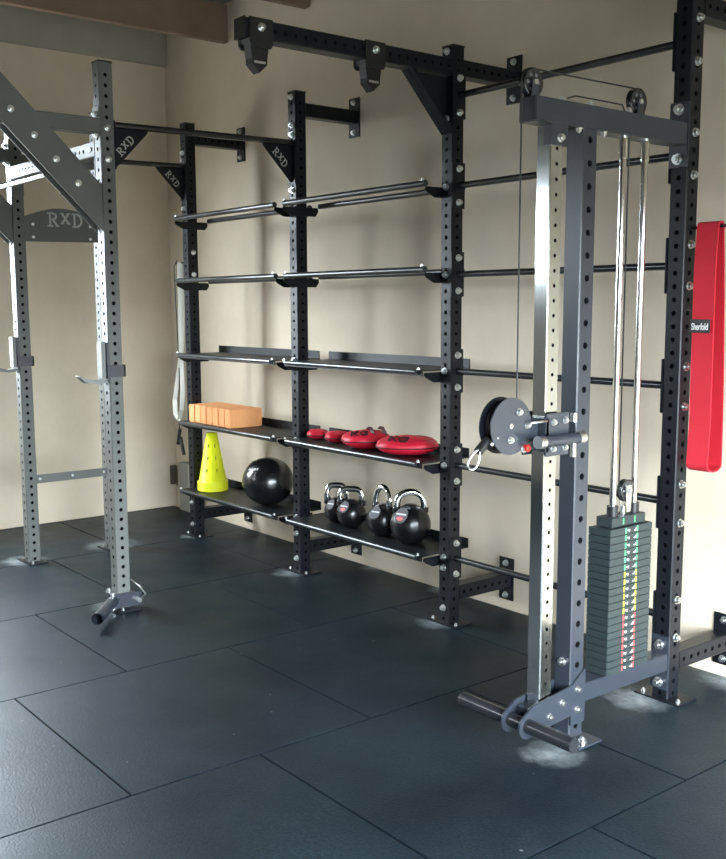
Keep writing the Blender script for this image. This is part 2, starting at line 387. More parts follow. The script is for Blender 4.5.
# overhead arm of the third upright with its triangular brace
a = perf(1.118, off=.04, faces='xX').build('overhead_arm', 'paint', rig, Tr(X3, -1.57, 2.657) @ ALONGY)
MB().box((X3-.04, -1.576, 2.617), (X3+.04, -1.57, 2.697), bev=.001).build('end_cap', 'plastic', a)
mb = MB(); mb.prism([(YP-h, 2.615), (-.70, 2.615), (YP-h, 2.37)], X3-.004, X3+.004)
mb.prism([(-.70, 2.619), (-.675, 2.619), (YP-h, 2.385), (YP-h, 2.36)], X3-h, X3+h)
mb.build('triangular_brace', 'paint', rig)
# pull-up bars between the half rack and the wall row, gusset ends with the raised logo
def gusset(x, y, z, d, L=.2):
    """corner at (y,z) on the upright face, going d along y"""
    g = MB(); g.prism([(y, z), (y+d*L, z), (y+d*L, z-.018), (y+d*.012, z-.212), (y, z-.212)], x-.0035, x+.0035)
    g.box((x-h, min(y, y+d*.006), z-.215), (x+h, max(y, y+d*.006), z+.02))
    o = g.build('gusset_plate', 'paint', rig)
    sx = x + .0035
    if d > 0: e = Vector((0, 1, 1.1)).normalized(); org = Vector((sx, y+.050, z-.150))
    else: e = Vector((0, 1, -1.05)).normalized(); org = Vector((sx, y-.138, z-.055))
    n = Vector((1, 0, 0)).cross(e)
    lm, _ = letters('RXD', .044, .0012, frame(org, e, n)); lm.build('logo', 'logo', o)
    return o
def pull_bar(x, ya, yb, za, zb):
    b = MB().cyl((x, ya+h, za), (x, yb-h, zb), .0165, 20).build('pull_up_bar', 'bar', rig)
    return b
pull_bar(X2, YL, YP, 2.463, 2.478); gusset(X2, YL+h, 2.46, 1); gusset(X2, YP-h, 2.472, -1)
pull_bar(X1, YM, YP, 2.472, 2.482); gusset(X1, YP-h, 2.476, -1)
MB().box((X1-h, YM+h, 2.30), (X1+h, YM+h+.008, 2.5), bev=.002).build('end_plate', 'paint', rig)
# half rack: side members between the left-hand pair
arc = [(YL+h + (YM-YL-S)*t, 2.105 + .055*math.sin(PI*t)) for t in [i/16 for i in range(17)]]
o = MB().prism([(YL+h, 1.957), (YM-h, 1.965)] + arc[::-1], X1+h-.012, X1+h-.006).build('logo_crossmember', 'rackhaze', rig)
lm, w = letters('RXD', .085, .0015, frame((X1+h-.006, -1.40, 2.05), (0,1,0), (0,0,1))); lm.build('logo', 'logo', o)
for yy in (-1.49, -1.13):
    for zz in (1.985, 2.06): bolt(o, X1+h-.006, yy, zz, '+x', .55)
o = MB().box((X1+h-.012, YL+h, .492), (X1+h-.004, YM-h, .545), bev=.002).build('flat_crossmember', 'rackhaze', rig)
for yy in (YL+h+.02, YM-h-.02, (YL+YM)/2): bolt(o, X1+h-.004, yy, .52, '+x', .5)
o = MB().box((X1-.02, YL+h, 2.41), (X1+.02, YM-h, 2.46), bev=.002).build('side_crossmember', 'rackhaze', rig)
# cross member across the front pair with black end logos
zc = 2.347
o = perf(X2-X1-S-.016, off=.14, pitch=.05, faces='xXyY').build('front_crossmember', 'rackhaze', rig, Tr(X1+h+.008, YL, zc) @ ALONGX)
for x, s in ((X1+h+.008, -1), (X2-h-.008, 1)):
    p = MB().box((min(x, x+s*.008), YL-h-.001, zc-.13), (max(x, x+s*.008), YL+h, zc+.08), bev=.002).build('end_plate', 'rackhaze', o)
for x in (X1+.11, X2-.11):
    lm = MB(); T = frame((x, YL-h-.0005, zc), (1,0,0), (0,0,1)); vs = [(.036*math.cos(a), .016*math.sin(a)) for a in [2*PI*i/20 for i in range(20)]]
    lm.prism(vs, -.0005, .0015, 'z', T); lm.build('oval_badge', 'plastic', o)
# cantilever arms and 45 degree braces toward the front
for x, key in ((X2, 'L1'), (X1, 'L2')):
    a = perf(1.0, off=.04, faces='').build('cantilever_arm', 'rackhaze', rig, Tr(x, YL-h-1.0, 2.447) @ ALONGY)
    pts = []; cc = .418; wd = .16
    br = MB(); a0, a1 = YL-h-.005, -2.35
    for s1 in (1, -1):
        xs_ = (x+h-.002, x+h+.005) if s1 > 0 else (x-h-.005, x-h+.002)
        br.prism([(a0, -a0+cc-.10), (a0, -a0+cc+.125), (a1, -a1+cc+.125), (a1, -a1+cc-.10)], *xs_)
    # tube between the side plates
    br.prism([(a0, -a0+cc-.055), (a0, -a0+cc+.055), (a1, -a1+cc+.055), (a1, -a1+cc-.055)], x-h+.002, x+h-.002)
    o = br.build('diagonal_brace', 'rackhaze', rig)
    for yy in (-2.054, -1.947, -1.845, -1.74):
        bolt(o, x+h+.005, yy, cc-yy+.005, '+x')
MB().cyl((X1+h, -1.86, 2.205), (X2-h, -1.86, 2.205), .0165, 20).build('pull_up_bar', 'bar', rig)
hd = MB(); hd.tube([(X1+.1, YL+.24, 2.33), (X1+.1, YL+.24, 2.235), (X1+.1, YL+.36, 2.235), (X1+.1, YL+.24, 2.33)], .006, 8); hd.build('triangle_bracket', 'rackhaze', rig)
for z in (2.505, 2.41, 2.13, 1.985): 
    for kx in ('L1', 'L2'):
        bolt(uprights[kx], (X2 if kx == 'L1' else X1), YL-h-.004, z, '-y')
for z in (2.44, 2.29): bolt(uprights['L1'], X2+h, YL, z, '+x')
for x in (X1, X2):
    MB().box((x-h, YL-h-.005, 2.475), (x+h, YL-h, 2.54), bev=.001).build('arm_plate', 'rackhaze', rig)
    MB().box((x-h, YL-h-.005, 1.95), (x+h, YL-h, 2.02), bev=.001).build('arm_plate', 'rackhaze', rig)

# ================================================================== SHELVES
def bracket_mesh():
    mb = MB()
    pr = [(-.135, -.002), (-.13, .010), (.105, .010), (.11, -.010), (.09, -.038), (-.075, -.038), (-.12, -.016)]
    mb.prism(pr, -.003, .003); return mb.mesh('bracket', 'paint')
BRK = bracket_mesh()
def shelf(i, z, label, kind):
    x0 = (X1, X2)[i] + h; x1 = (X2, X3)[i] - h
    t = thing('tube_shelf' if kind == 'tube' else 'shelf', ((x0+x1)/2, YP, z), label, 'shelf', 'shelves hung between the rig uprights')
    if kind == 'tube':
        MB().cyl((x0+.014, -.545, z), (x1-.006, -.545, z), .0155, 18).build('front_tube', 'tubesteel', t)
        MB().cyl((x0+.014, -.30, z-.004), (x1-.006, -.30, z-.004), .0155, 18).build('rear_tube', 'tubesteel', t)
        zz = z-.024
    else:
        MB().cyl((x0+.03, -.565, z), (x1-.045, -.565, z), .012, 16).build('front_tube', 'tubesteel', t)
        mb = MB(); mb.box((x0+.012, -.558, z+.003), (x1-.012, -.24, z+.008)); mb.box((x0+.012, -.558, z-.02), (x1-.012, -.552, z+.008))
        mb.build('tray', 'tray', t)
        MB().box((x0+.012, -.243, z+.003), (x1-.012, -.237, z+.053)).build('rear_lip', 'tray', t)
        zz = z-.014
    for x, s in ((x0+.006, 1), (x1-.006, -1)):
        b = link('bracket', BRK, t, Tr(x, YP, zz))
    for x in (x0+.02, x1-.03): bolt(t, x, -.565 if kind != 'tube' else -.545, z + (.010 if kind != 'tube' else .013), '+z', .6)
    return t
M['tubesteel'] = mat('shelf_tube', (.04, .045, .048, 1), .3, .3, coat=.25)
M['tray'] = mat('shelf_tray', (.009, .012, .014, 1), .45, spec=.3)
ZS = [2.135, 1.737, 1.252, .803, .340]
names = [['left open two-tube rack at the very top of the rig', 'right open two-tube rack at the very top of the rig'],
         ['left empty two-tube rack, second level from the top', 'right empty two-tube rack, second level from the top'],
         ['left empty black tray shelf, above the orange foam blocks', 'right empty black tray shelf, above the red weight bags'],
         ['black tray shelf carrying the row of orange foam blocks', 'black tray shelf carrying the red weight bags'],
         ['lowest black tray shelf, carrying yellow cones and black balls', 'lowest black tray shelf, carrying the kettlebells']]
for lv, z in enumerate(ZS):
    for i in (0, 1): shelf(i, z, names[lv][i], 'tube' if lv < 2 else 'tray')

# ================================================================== things hung on the rig
# overhead strap anchors
def anchor(y, label):
    zb = 2.62
    t = thing('strap_anchor', (X3, y, zb), label, 'strap anchor', 'strap anchors under the overhead arm')
    mb = MB()
    for s1 in (-1, 1): 
        a = X3 + s1*(h+.001); b = a + s1*.006
        mb.prism([(y-.055, 2.697), (y+.055, 2.697), (y+.055, 2.60), (y+.045, 2.585), (y-.045, 2.585), (y-.055, 2.60)], min(a, b), max(a, b))
    mb.prism([(y-.052, 2.618), (y+.052, 2.618), (y+.045, 2.60), (y-.045, 2.60)], X3-h-.006, X3+h+.006)
    mb.build('clamp', 'plastic', t)
    mb = MB(); mb.prism([(y-.045, 2.60), (y+.045, 2.60), (y+.036, 2.545), (y+.036, 2.525), (y, 2.492), (y-.036, 2.525), (y-.036, 2.545)], X3-.02, X3+.028)
    mb.build('eyelet', 'plastic', t)
    MB().box((X3+.028, y-.026, 2.527), (X3+.031, y+.026, 2.536)).build('eyelet_slot', 'steel', t)
    bolt(t, X3+h+.006, y, 2.662, '+x')
anchor(-1.50, 'black strap anchor clamped at the outer end of the overhead arm')
anchor(-.915, 'black strap anchor clamped midway along the overhead arm')
# J hooks
def jhook(x, label):
    y = YL-h
    t = thing('rack_hook', (x, YL, 1.25), label, 'rack hook', 'barbell hooks on the half rack')
    MB().box((x-.03, y-.034, 1.21), (x+.03, y-.012, 1.392), bev=.003).build('pad', 'hookpad', t)
    mb = MB(); mb.box((x-h-.009, y-.013, 1.20), (x+h+.009, y-.003, 1.39)); mb.box((x+h+.002, y-.013, 1.215), (x+h+.010, y+.085, 1.276)); mb.box((x-h-.010, y-.013, 1.215), (x-h-.002, y+.085, 1.276))
    mb.box((x-h-.01, y+.077, 1.215), (x+h+.01, y+.085, 1.276))
    mb.build('bracket', 'greypaint', t)
    mb = MB(); mb.prism([(y-.005, 1.205), (y-.005, 1.188), (y-.06, 1.18), (y-.115, 1.188), (y-.155, 1.222), (y-.148, 1.226), (y-.105, 1.207), (y-.06, 1.199)], x-.028, x+.028)
    mb.build('cradle', 'hookpad', t)
jhook(X2, 'grey barbell hook on the nearer, right-hand post of the half rack')
jhook(X1, 'grey barbell hook on the farther post, at the left edge')
# landmine
t = thing('landmine_attachment', (X2, YL, 0), 'steel landmine barbell sleeve clamped round the foot of the half rack', 'landmine')
mb = MB(); mb.box((X2-h-.012, YL-h-.03, .078), (X2+h+.02, YL+h+.012, .088), bev=.001); mb.box((X2+h+.001, YL-h-.015, .012), (X2+h+.009, YL+h+.06, .08), bev=.001)
mb.box((X2-h-.009, YL-h-.015, .012), (X2-h-.001, YL+h+.02, .08), bev=.001)
mb.build('clamp', 'greypaint', t)
p0 = Vector((X2+.045, YL-h-.03, .055)); p1 = Vector((2.63, -1.845, .062))
mb = MB(); d = (p1-p0).normalized(); mb.cyl(p0, p1, .029, 24, caps=False); mb.cyl(p0, p1 - d*.0, .023, 24, caps=False)
mb.cyl(p0, p0+d*.01, .029, 24); mb.build('sleeve', 'greypaint', t)
MB().cyl(p0+Vector((0,0,-.045)), p0+Vector((0,0,.04)), .014, 14).build('pivot', 'steel', t)
MB().cyl((X2+h+.009, YL+h+.03, .045), (X2+h+.045, YL+h+.03, .045), .012, 14).build('lock_pin', 'steel', t)
MB().tube([(X2+h+.04, YL+h+.03, .045), (X2+h+.05, YL+h+.06, .075), (X2+h+.045, YL+h+.03, .12), (X2+h+.03, YL+h-.01, .16)], .004, 8).build('pin_handle', 'steel', t)
bolt(t, X2-.02, YL-h-.022, .088, '+z')

# white strap with black cord on the far post
t = thing('suspension_strap', (X1-.13, YP, 1.86), 'white webbing strap with black cord hanging beside the corner post', 'strap')
MB().cyl((X1-h, YP, 1.862), (X1-.2, YP, 1.862), .007, 10).build('peg', 'bar', t)
xs0 = X1-.135
wb = [(xs0, YP-.012, 1.865), (xs0+.002, YP-.016, 1.5), (xs0+.0, YP-.016, 1.25), (xs0+.01, YP-.018, 1.0), (xs0-.01, YP-.02, .86), (xs0-.05, YP-.02, .79), (xs0-.10, YP-.02, .82), (xs0-.12, YP-.012, .92), (xs0-.08, YP, 1.1), (xs0-.03, YP+.006, 1.3), (xs0-.01, YP+.010, 1.6), (xs0, YP+.008, 1.862)]
MB().ribbon(wb, .03, .008, (.62,.78,0), closed=False).build('webbing', 'webbing', t)
MB().tube([(X1-.19, YP, 1.88), (X1-.235, YP, 1.84), (X1-.22, YP, 1.5), (X1-.20, YP, 1.1), (X1-.215, YP, .95), (X1-.22, YP, .7)], .004, 6).build('cord', 'cable', t)
for a, b in (((X1-.215, YP, .72), (X1-.25, YP, .61)), ((X1-.23, YP+.01, .66), (X1-.185, YP+.01, .54))):
    MB().cyl(a, b, .013, 12).build('grip', 'plastic', t)

# red band looped over a peg on the right post
t = thing('resistance_band', (X4+.115, YP, 1.88), 'wide red fabric band looped over a peg on the right-hand post', 'exercise band')
zt, zb, yf = 1.858, .962, YP
loop = []
for i in range(9): a = PI*i/8; loop.append((0, yf + .016*math.cos(PI-a)*1, zt - .0 + .010*math.sin(a)))
loop += [(0, yf+.018+.05*math.sin(k/6*1.4), zt - (zt-zb)*k/6) for k in range(1, 6)]
for i in range(9): a = PI*i/8; loop.append((0, yf+.02 + .047*math.cos(a), zb + .0 - .025*math.sin(a)))
loop += [(0, yf-.027 + .008*(1-k/6)*1.2, zb + (zt-zb)*k/6) for k in range(1, 6)]
xb = X4+.121
MB().ribbon([(xb, p[1], p[2]) for p in loop], .09, .006, (1,0,0), closed=True).build('webbing', 'red', t)
MB().cyl((X4+h, YP+.006, 1.852), (X4+h+.25, YP+.006, 1.854), .006, 12).build('peg', 'bar', t)
lb = MB().box((xb-.0455, yf-.036, 1.462), (xb+.036, yf-.0335, 1.512)).build('label', 'plastic', t)
lb2 = text_mesh('label_lettering', 'Sherfold', .0235, .0006, 'white', lb, frame((xb-.006, yf-.0366, 1.484), (1,0,0), (0,0,1)))
lb2.scale = (.9, 1.5, 1)

# ================================================================== CABLE MACHINE
cm = thing('cable_machine', (X4, YT, 0), 'grey cable pulley tower with weight stack bolted to the right-hand post', 'cable machine')
o = MB().box((X4-h, -1.285, 2.153), (X4+h, YP-h, 2.232), bev=.003).build('top_beam', 'greypaint', cm)
for y, x_, z, d in ((-1.13, X4+.012, 2.232, '+z'), (-1.0, X4+.02, 2.232, '+z'), (-.80, X4+.03, 2.232, '+z')): bolt(o, x_, y, z, d, .8)
for y in (-1.06, -.93): bolt(o, X4+h-.01, y, 2.153, '-z', .8)
pp = MB().box((X4-.041, YP-h-.01, 2.075), (X4+.041, YP-h, 2.31), bev=.002).build('mounting_plate', 'greypaint', cm)
for z in (2.283, 2.104): bolt(pp, X4+.0, YP-h-.01, z, '-y', 1.25)
col = perf(2.153, pitch=.0766, off=.0488, r=.0125, faces='xX').build('column', 'greypaint', cm, Tr(X4, YT, 0))
MB().box((X4-.06, YT-.075, 0), (X4+.115, YT+.055, .008), bev=.001).build('base_plate', 'greypaint', col)
bolt(col, X4+.085, YT-.02, .008, '+z'); bolt(col, X4+.0, YT-h, .29, '-y')
rl = perf(1.985, s=.062, pitch=.0495, off=.03, r=.0068, faces='xX').build('guide_rail', 'rail', cm, Tr(X4, -1.173, .165))
MB().box((X4+.004, -1.21, 2.085), (X4+h, -1.125, 2.153), bev=.002).build('rail_bracket', 'greypaint', cm); bolt(cm, X4+h, -1.165, 2.11, '+x', .9)
bb = MB().box((X4-h, YT+h, .128), (X4+h, YP-h, .197), bev=.003).build('base_beam', 'greypaint', cm)
bp = MB().box((X4-.041, YP-h-.01, .045), (X4+.041, YP-h, .265), bev=.002).build('mounting_plate', 'greypaint', cm)
for z in (.228, .074): bolt(bp, X4-.0, YP-h-.01, z, '-y', 1.25)
# foot brackets and bar
for x, s1 in ((X4+h, 1), (X4-h, -1)):
    a, b = (x, x+.008) if s1 > 0 else (x-.008, x)
    pr = [(YT+h+.001, .26), (YT+h+.001, .06), (YT-h+.0, .06), (YT-h, .098), (-1.17, .088), (-1.25, .078)]
    pr += [(-1.275 + .045*math.cos(t), .118 + .045*math.sin(t)) for t in [-PI/2 - k*PI/8 for k in range(0, 8)]]
    pr += [(-1.25, .185), (YT-h, .21)]
    fb = MB().prism(pr, a, b).build('foot_bracket', 'greypaint', cm)
    if s1 > 0:
        for y, z in ((YT-.005, .19), (YT-.005, .115), (-1.10, .16), (-1.165, .125)): bolt(fb, b, y, z, '+x', .8)
MB().cyl((4.585, -1.275, .12), (5.115, -1.275, .12), .026, 24).build('foot_bar', 'bar', cm)
mb = MB(); mb.box((X4-h+.001, -1.25, .10), (X4+h-.001, -1.06, .165), bev=.002); mb.build('rail_foot', 'greypaint', cm)
# pulleys
def pulley(y, z, r, parent=None, x=X4, wdt=.02, name='pulley'):
    mb = MB(); n = 32
    prof = [(.012, -wdt/2), (r*.55, -wdt/2+.003), (r*.82, -wdt/2), (r, -wdt/2), (r*.88, -.002), (r*.88, .002), (r, wdt/2), (r*.82, wdt/2), (r*.55, wdt/2-.003), (.012, wdt/2)]
    mb.lathe(prof, T=Tr(x, y, z) @ Ry(PI/2), n=n)
    for k in range(6):
        a = 2*PI*k/6; c = Vector((x+wdt/2-.004, y+r*.55*math.cos(a), z+r*.55*math.sin(a)))
        mb.cyl(c, c+Vector((.004, 0, 0)), r*.13, 10, mi=1)
    o = mb.build(name, ['pulley', 'grey'], parent or cm)
    b = MB().cyl((x-wdt/2-.012, y, z), (x+wdt/2+.014, y, z), .0085, 12).build('axle', 'steel', o)
    return o
def cheeks(y, z, zb, parent):
    mb = MB()
    for s1 in (-1, 1):
        a = X4 + s1*.014; mb.prism([(y-.018, zb), (y+.018, zb), (y+.012, z+.01), (y-.012, z+.01)], min(a, a+s1*.004), max(a, a+s1*.004))
    mb.build('pulley_bracket', 'greypaint', parent)
for y, z, r in ((-1.268, 2.277, .046), (-.72, 2.280, .047)):
    p = pulley(y, z, r); cheeks(y, z, 2.225, p)
fp = pulley(-.712, .88, .042); mb = MB()
for s1 in (-1, 1):
    a = X4+s1*.013; mb.prism([(-.73, .90), (-.694, .90), (-.70, .80), (-.724, .80)], min(a, a+s1*.003), max(a, a+s1*.003))
mb.build('pulley_bracket', 'steel', fp)
# guide rods, stack
for y in (-.787, -.662):
    g = MB().cyl((X4, y, .2), (X4, y, 2.153), .0125, 18).build('guide_rod', 'chrome', cm)
    MB().cyl((X4, y, 2.08), (X4, y, 2.153), .016, 18).build('collar', 'chrome', g)
    MB().cyl((X4, y, .785), (X4, y, .83), .021, 18).build('bushing', 'plastic', g)
ws = MB().box((X4-.036, -.835, .757), (X4+.036, -.635, .792), bev=.002).build('weight_stack', 'plate', cm)
for k_, (yy) in enumerate((-.768, -.70)):
    MB().box((X4+.036, yy-.003, .764), (X4+.0375, yy+.003, .786)).build('green_stripe', 'green', ws)
MB().cyl((X4, -.724, .79), (X4, -.724, .82), .009, 10).build('lifting_eye', 'steel', ws)
n = 20; z0, z1 = .20, .755; ph = (z1-z0)/n
pm = {}
for c_, mi in (('green', 0), ('yellow', 1), ('redm', 2)):
    mb = MB(); mb.box((-.05, -.125, .0006), (.05, .125, ph-.0012), bev=.0014)
    zz = ph/2; f = .05
    for yy in (-.034, .034): mb.box((f, yy-.0035, zz-.0105), (f+.0008, yy+.0035, zz+.0105), mi=1)
    mb.box((f, -.024, zz-.002), (f+.0008, -.010, zz+.003), mi=2); mb.box((f, -.016, zz-.006), (f+.0008, -.012, zz+.003), mi=2)
    mb.box((f, .014, zz-.006), (f+.0008, .026, zz-.002), mi=2); mb.box((f, .024, zz-.006), (f+.0008, .0275, zz+.004), mi=2)
    mb.cyl((f-.001, 0, zz), (f+.001, 0, zz), .0042, 10, mi=3)
    pm[c_] = mb.mesh('weight_plate', ['plate', c_, 'white', 'cable'])
for k in range(n):
    i = n-1-k; c_ = 'green' if k < 6 else 'yellow' if k < 12 else 'redm'
    link('weight_plate', pm[c_], ws, Tr(X4, -.735, z0 + i*ph))
# cables
mb = MB(); mb.cyl((X4, -1.312, 1.20), (X4, -1.312, 2.277), .0028, 8)
mb.tube([(X4, -1.268 + .044*math.cos(a), 2.277 + .044*math.sin(a)) for a in [PI - k*PI/2/6 for k in range(7)]] + [(X4, -.72, 2.325)] + [(X4, -.72 + .045*math.cos(a), 2.28 + .045*math.sin(a)) for a in [PI/2 - k*PI/2/6 for k in range(7)]] + [(X4, -.675, 2.15), (X4, -.672, .9)], .0028, 8)
mb.tube([(X4, -.753, .88), (X4, -.755, 2.2), (X4, -.80, 2.262), (X4, -1.05, 2.262), (X4, -1.09, 2.25)], .0028, 8)
mb.tube([(X4, -.712+.04*math.cos(a), .88+.04*math.sin(a)) for a in [PI + k*PI/8 for k in range(9)]], .0028, 8)
mb.build('cable', 'cable', cm)
# sliding carriage
tr = MB()
tr.box((X4-.055, -1.225, 1.055), (X4-.047, -1.12, 1.205), bev=.001); tr.box((X4+.047, -1.225, 1.06), (X4+.055, -1.11, 1.205), bev=.001)
tr.box((X4-.055, -1.228, 1.075), (X4+.055, -1.212, 1.19)); tr.box((X4-.05, -1.135, 1.075), (X4+.05, -1.123, 1.19))
tr.box((X4-.02, -1.33, 1.085), (X4+.02, -1.22, 1.175), bev=.002)
tro = tr.build('carriage', 'greypaint', cm)
for y, z in ((-1.19, 1.175), (-1.13, 1.178), (-1.19, 1.085), (-1.13, 1.085)): bolt(tro, X4+.055, y, z, '+x', .7)
hn = MB(); hn.cyl((X4+.085, -1.285, 1.118), (X4+.085, -1.085, 1.118), .0185, 20); hn.build('adjuster_handle', 'greypaint', tro)
MB().cyl((X4+.085, -1.30, 1.118), (X4+.085, -1.272, 1.118), .021, 20).build('handle_cap', 'steel', tro)
MB().cyl((X4+.085, -1.10, 1.118), (X4+.085, -1.07, 1.118), .021, 20).build('handle_cap', 'steel', tro)
MB().box((X4+.055, -1.25, 1.11), (X4+.085, -1.235, 1.128)).build('handle_stub', 'greypaint', tro)
MB().box((X4+.055, -1.12, 1.11), (X4+.085, -1.105, 1.128)).build('handle_stub', 'greypaint', tro)
MB().cyl((X4+.06, -1.09, 1.17), (X4+.06, -1.09, 1.20), .012, 12).build('spring_pin', 'steel', tro)
MB().cyl((X4+.06, -1.09, 1.05), (X4+.06, -1.09, 1.10), .011, 12).build('spring_pin', 'steel', tro)
MB().cyl((X4+.02, -1.30, 1.095), (X4+.045, -1.30, 1.095), .012, 12).build('release_knob', 'redlight', tro)
# swivelling pulley with two side discs
yc, zc2 = -1.365, 1.172
sw = MB().cyl((X4-.024, yc-.004, zc2), (X4-.020, yc-.004, zc2), .095, 40).build('side_disc', 'paint', cm)
sw2 = MB().cyl((X4+.023, yc, zc2), (X4+.028, yc, zc2), .095, 40).build('side_disc', 'greypaint', cm)
for y, z in ((yc+.035, zc2+.045), (yc-.005, zc2-.045), (yc+.075, zc2), (yc+.06, zc2-.08)): bolt(sw2, X4+.028, y, z, '+x', .75)
pulley(yc, zc2+.0, .082, x=X4, wdt=.03)
MB().tube([(X4+.03, -1.30, 1.178), (X4+.05, -1.27, 1.18), (X4+.055, -1.22, 1.182)], .005, 8).build('link_rod', 'steel', cm)
MB().cyl((X4-.006, -1.44, 1.13), (X4-.004, -1.485, 1.095), .016, 16).build('cable_stop', 'plastic', cm)
MB().cyl((X4+.02, -1.425, 1.14), (X4+.015, -1.45, 1.115), .009, 12).build('stop_pin', 'steel', cm)
c0 = Vector((X4, -1.487, 1.098)); d = Vector((.0, -.55, -.83)).normalized(); nn = Vector((.6, .66, -.44)).normalized(); nn = (nn - d*nn.dot(d)).normalized()
pts = []
for k in range(24):
    a = 2*PI*k/24; pts.append(c0 + d*(.032 - .036*math.cos(a)) + nn*.015*math.sin(a)*(1 + .3*math.cos(a+PI)))
MB().tube(pts, .0035, 8, closed=True).build('carabiner', 'steel', cm)

# ================================================================== KETTLEBELLS
def kettlebell(x, y, r, hh, rz, label, w=.085, oval=True, p1=.55, p2=.62):
    z = .3485
    t = thing('kettlebell', (x, y, z), label, 'kettlebell', 'kettlebells on the lowest shelf', rz)
    W = t.matrix_basis
    cz = r*.93
    prof = [(0, 0)] + [(r*math.cos(a), cz + r*math.sin(a)) for a in [-1.2 + k*(1.2+1.25)/18 for k in range(19)]] + [(r*.28, cz+r*.99), (0, cz+r*1.0)]
    prof[1] = (r*.36, 0)
    mb = MB(); mb.lathe(prof, n=40, T=W); mb.build('body', 'iron', t)
    top = hh; pts = []; rr = []
    zb = cz + r*.72; bw = min(w*.9, r*.72)
    for k in range(21):
        u = k/20; a = PI*(1-u)
        px = (w - (w-bw)*(1-math.sin(a))**2) * (1 if abs(math.cos(a)) > .999 else 1) * math.copysign(abs(math.cos(a))**p1, math.cos(a))
        pz = zb + (top-.016-zb)*math.sin(a)**p2 if math.sin(a) > 1e-6 else zb
        pts.append(W @ Vector((px, 0, pz))); rr.append(.0175 if .15 < u < .85 else .0195)
    MB().tube(pts, .0165, 14, rad=rr).build('handle', 'chrome', t)
    for s1 in (-1, 1):
        MB().cyl(W @ Vector((s1*bw, 0, zb-.012)), W @ Vector((s1*bw, 0, zb+.012)), .0225, 16).build('handle_collar', 'iron', t)
    # name plate on the upper left shoulder facing the room
    a1, a2 = math.radians(285) - rz, math.radians(36)
    nrm = Vector((math.cos(a1)*math.cos(a2), math.sin(a1)*math.cos(a2), math.sin(a2)))
    c = Vector((0, 0, cz)) + nrm*(r-.004); up = Vector((0,0,1)); ex = up.cross(nrm).normalized(); ey = nrm.cross(ex)
    T = W @ frame(c, ex, ey)
    pl = MB().prism([(.33*r*math.cos(q), .42*r*math.sin(q)) for q in [2*PI*i/20 for i in range(20)]], -.01, .0055, 'z', T).build('badge', 'grey', t)
    MB().box((-.28*r, .0*r, .0055), (.28*r, .08*r, .0068), T).build('badge_stripe', 'white', pl)
    if oval: MB().prism([(.19*r*math.cos(q), -.2*r + .11*r*math.sin(q)) for q in [2*PI*i/16 for i in range(16)]], .0055, .0068, 'z', T).build('badge_oval', 'pink', pl)
    return t
vd = math.atan2(.616, -.776)           # looking direction
face = vd - PI/2
kettlebell(3.30, -.41, .106, .285, face, 'largest black kettlebell with chrome handle, at the right end of the row', .078, True, .95, .8)
kettlebell(3.065, -.40, .088, .277, face - .95, 'kettlebell with narrow edge-on chrome handle, second from the right', .068, False, .95, .75)
kettlebell(2.80, -.41, .082, .232, face - .15, 'kettlebell with broad chrome handle, third from the right', .068)
kettlebell(2.635, -.385, .072, .228, face - .1, 'smallest kettlebell, farthest left of the four on the lowest shelf', .06, False)

# ================================================================== BALLS
def ball(x, y, r, rz_, label):
    z = .3485
    t = thing('medicine_ball', (x, y, z), label, 'medicine ball')
    S3 = Matrix.Diagonal((1, 1, rz_/r, 1)); T0 = Tr(x, y, z+rz_) @ S3
    mb = MB(); prof = [(r*math.cos(a), r*math.sin(a)) for a in [-PI/2 + k*PI/32 for k in range(33)]]
    mb.lathe(prof, n=56, T=T0); mb.build('ball_body', 'rubberball', t)
    def on(a, e, k=1.002): return T0 @ (Vector((math.cos(a)*math.cos(e), math.sin(a)*math.cos(e), math.sin(e)))*r*k)
    am = vd + PI
    # moulded panel edge
    ax = Vector((math.cos(am-1.15)*.9, math.sin(am-1.15)*.9, .42)).normalized(); u1 = ax.orthogonal().normalized(); u2 = ax.cross(u1)
    c_ = math.cos(.62); s_ = math.sin(.62)
    MB().tube([T0 @ ((ax*c_ + (u1*math.cos(q)+u2*math.sin(q))*s_)*r) for q in [2*PI*k/48 for k in range(48)]], .0022, 6, closed=True).build('panel_edge', 'rubberball', t)
    lp = MB()
    for e0, n_, off in ((.60, 7, 0), (.43, 2, .06)):
        for k in range(n_):
            a = am - .92 + off + k*.085; e = e0 + .012*k
            c = on(a, e); nr = (c - Vector((x, y, z+rz_))).normalized(); ex = Vector((0,0,1)).cross(nr).normalized(); ey = nr.cross(ex)
            ex, ey = ex*.92 + ey*.38, ey*.92 - ex*.38
            T = frame(c, ex, ey); lp.box((-.0045, -.007, -.002), (-.0015, .007, .0012), T); lp.box((-.0045, .003 - .006*(k % 2), -.002), (.004, .0065 - .006*(k % 2), .0012), T)
    lp.build('printed_marks', 'white', t)
ball(1.965, -.412, .160, .149, 'large glossy black medicine ball on the lowest shelf beside the yellow cones')

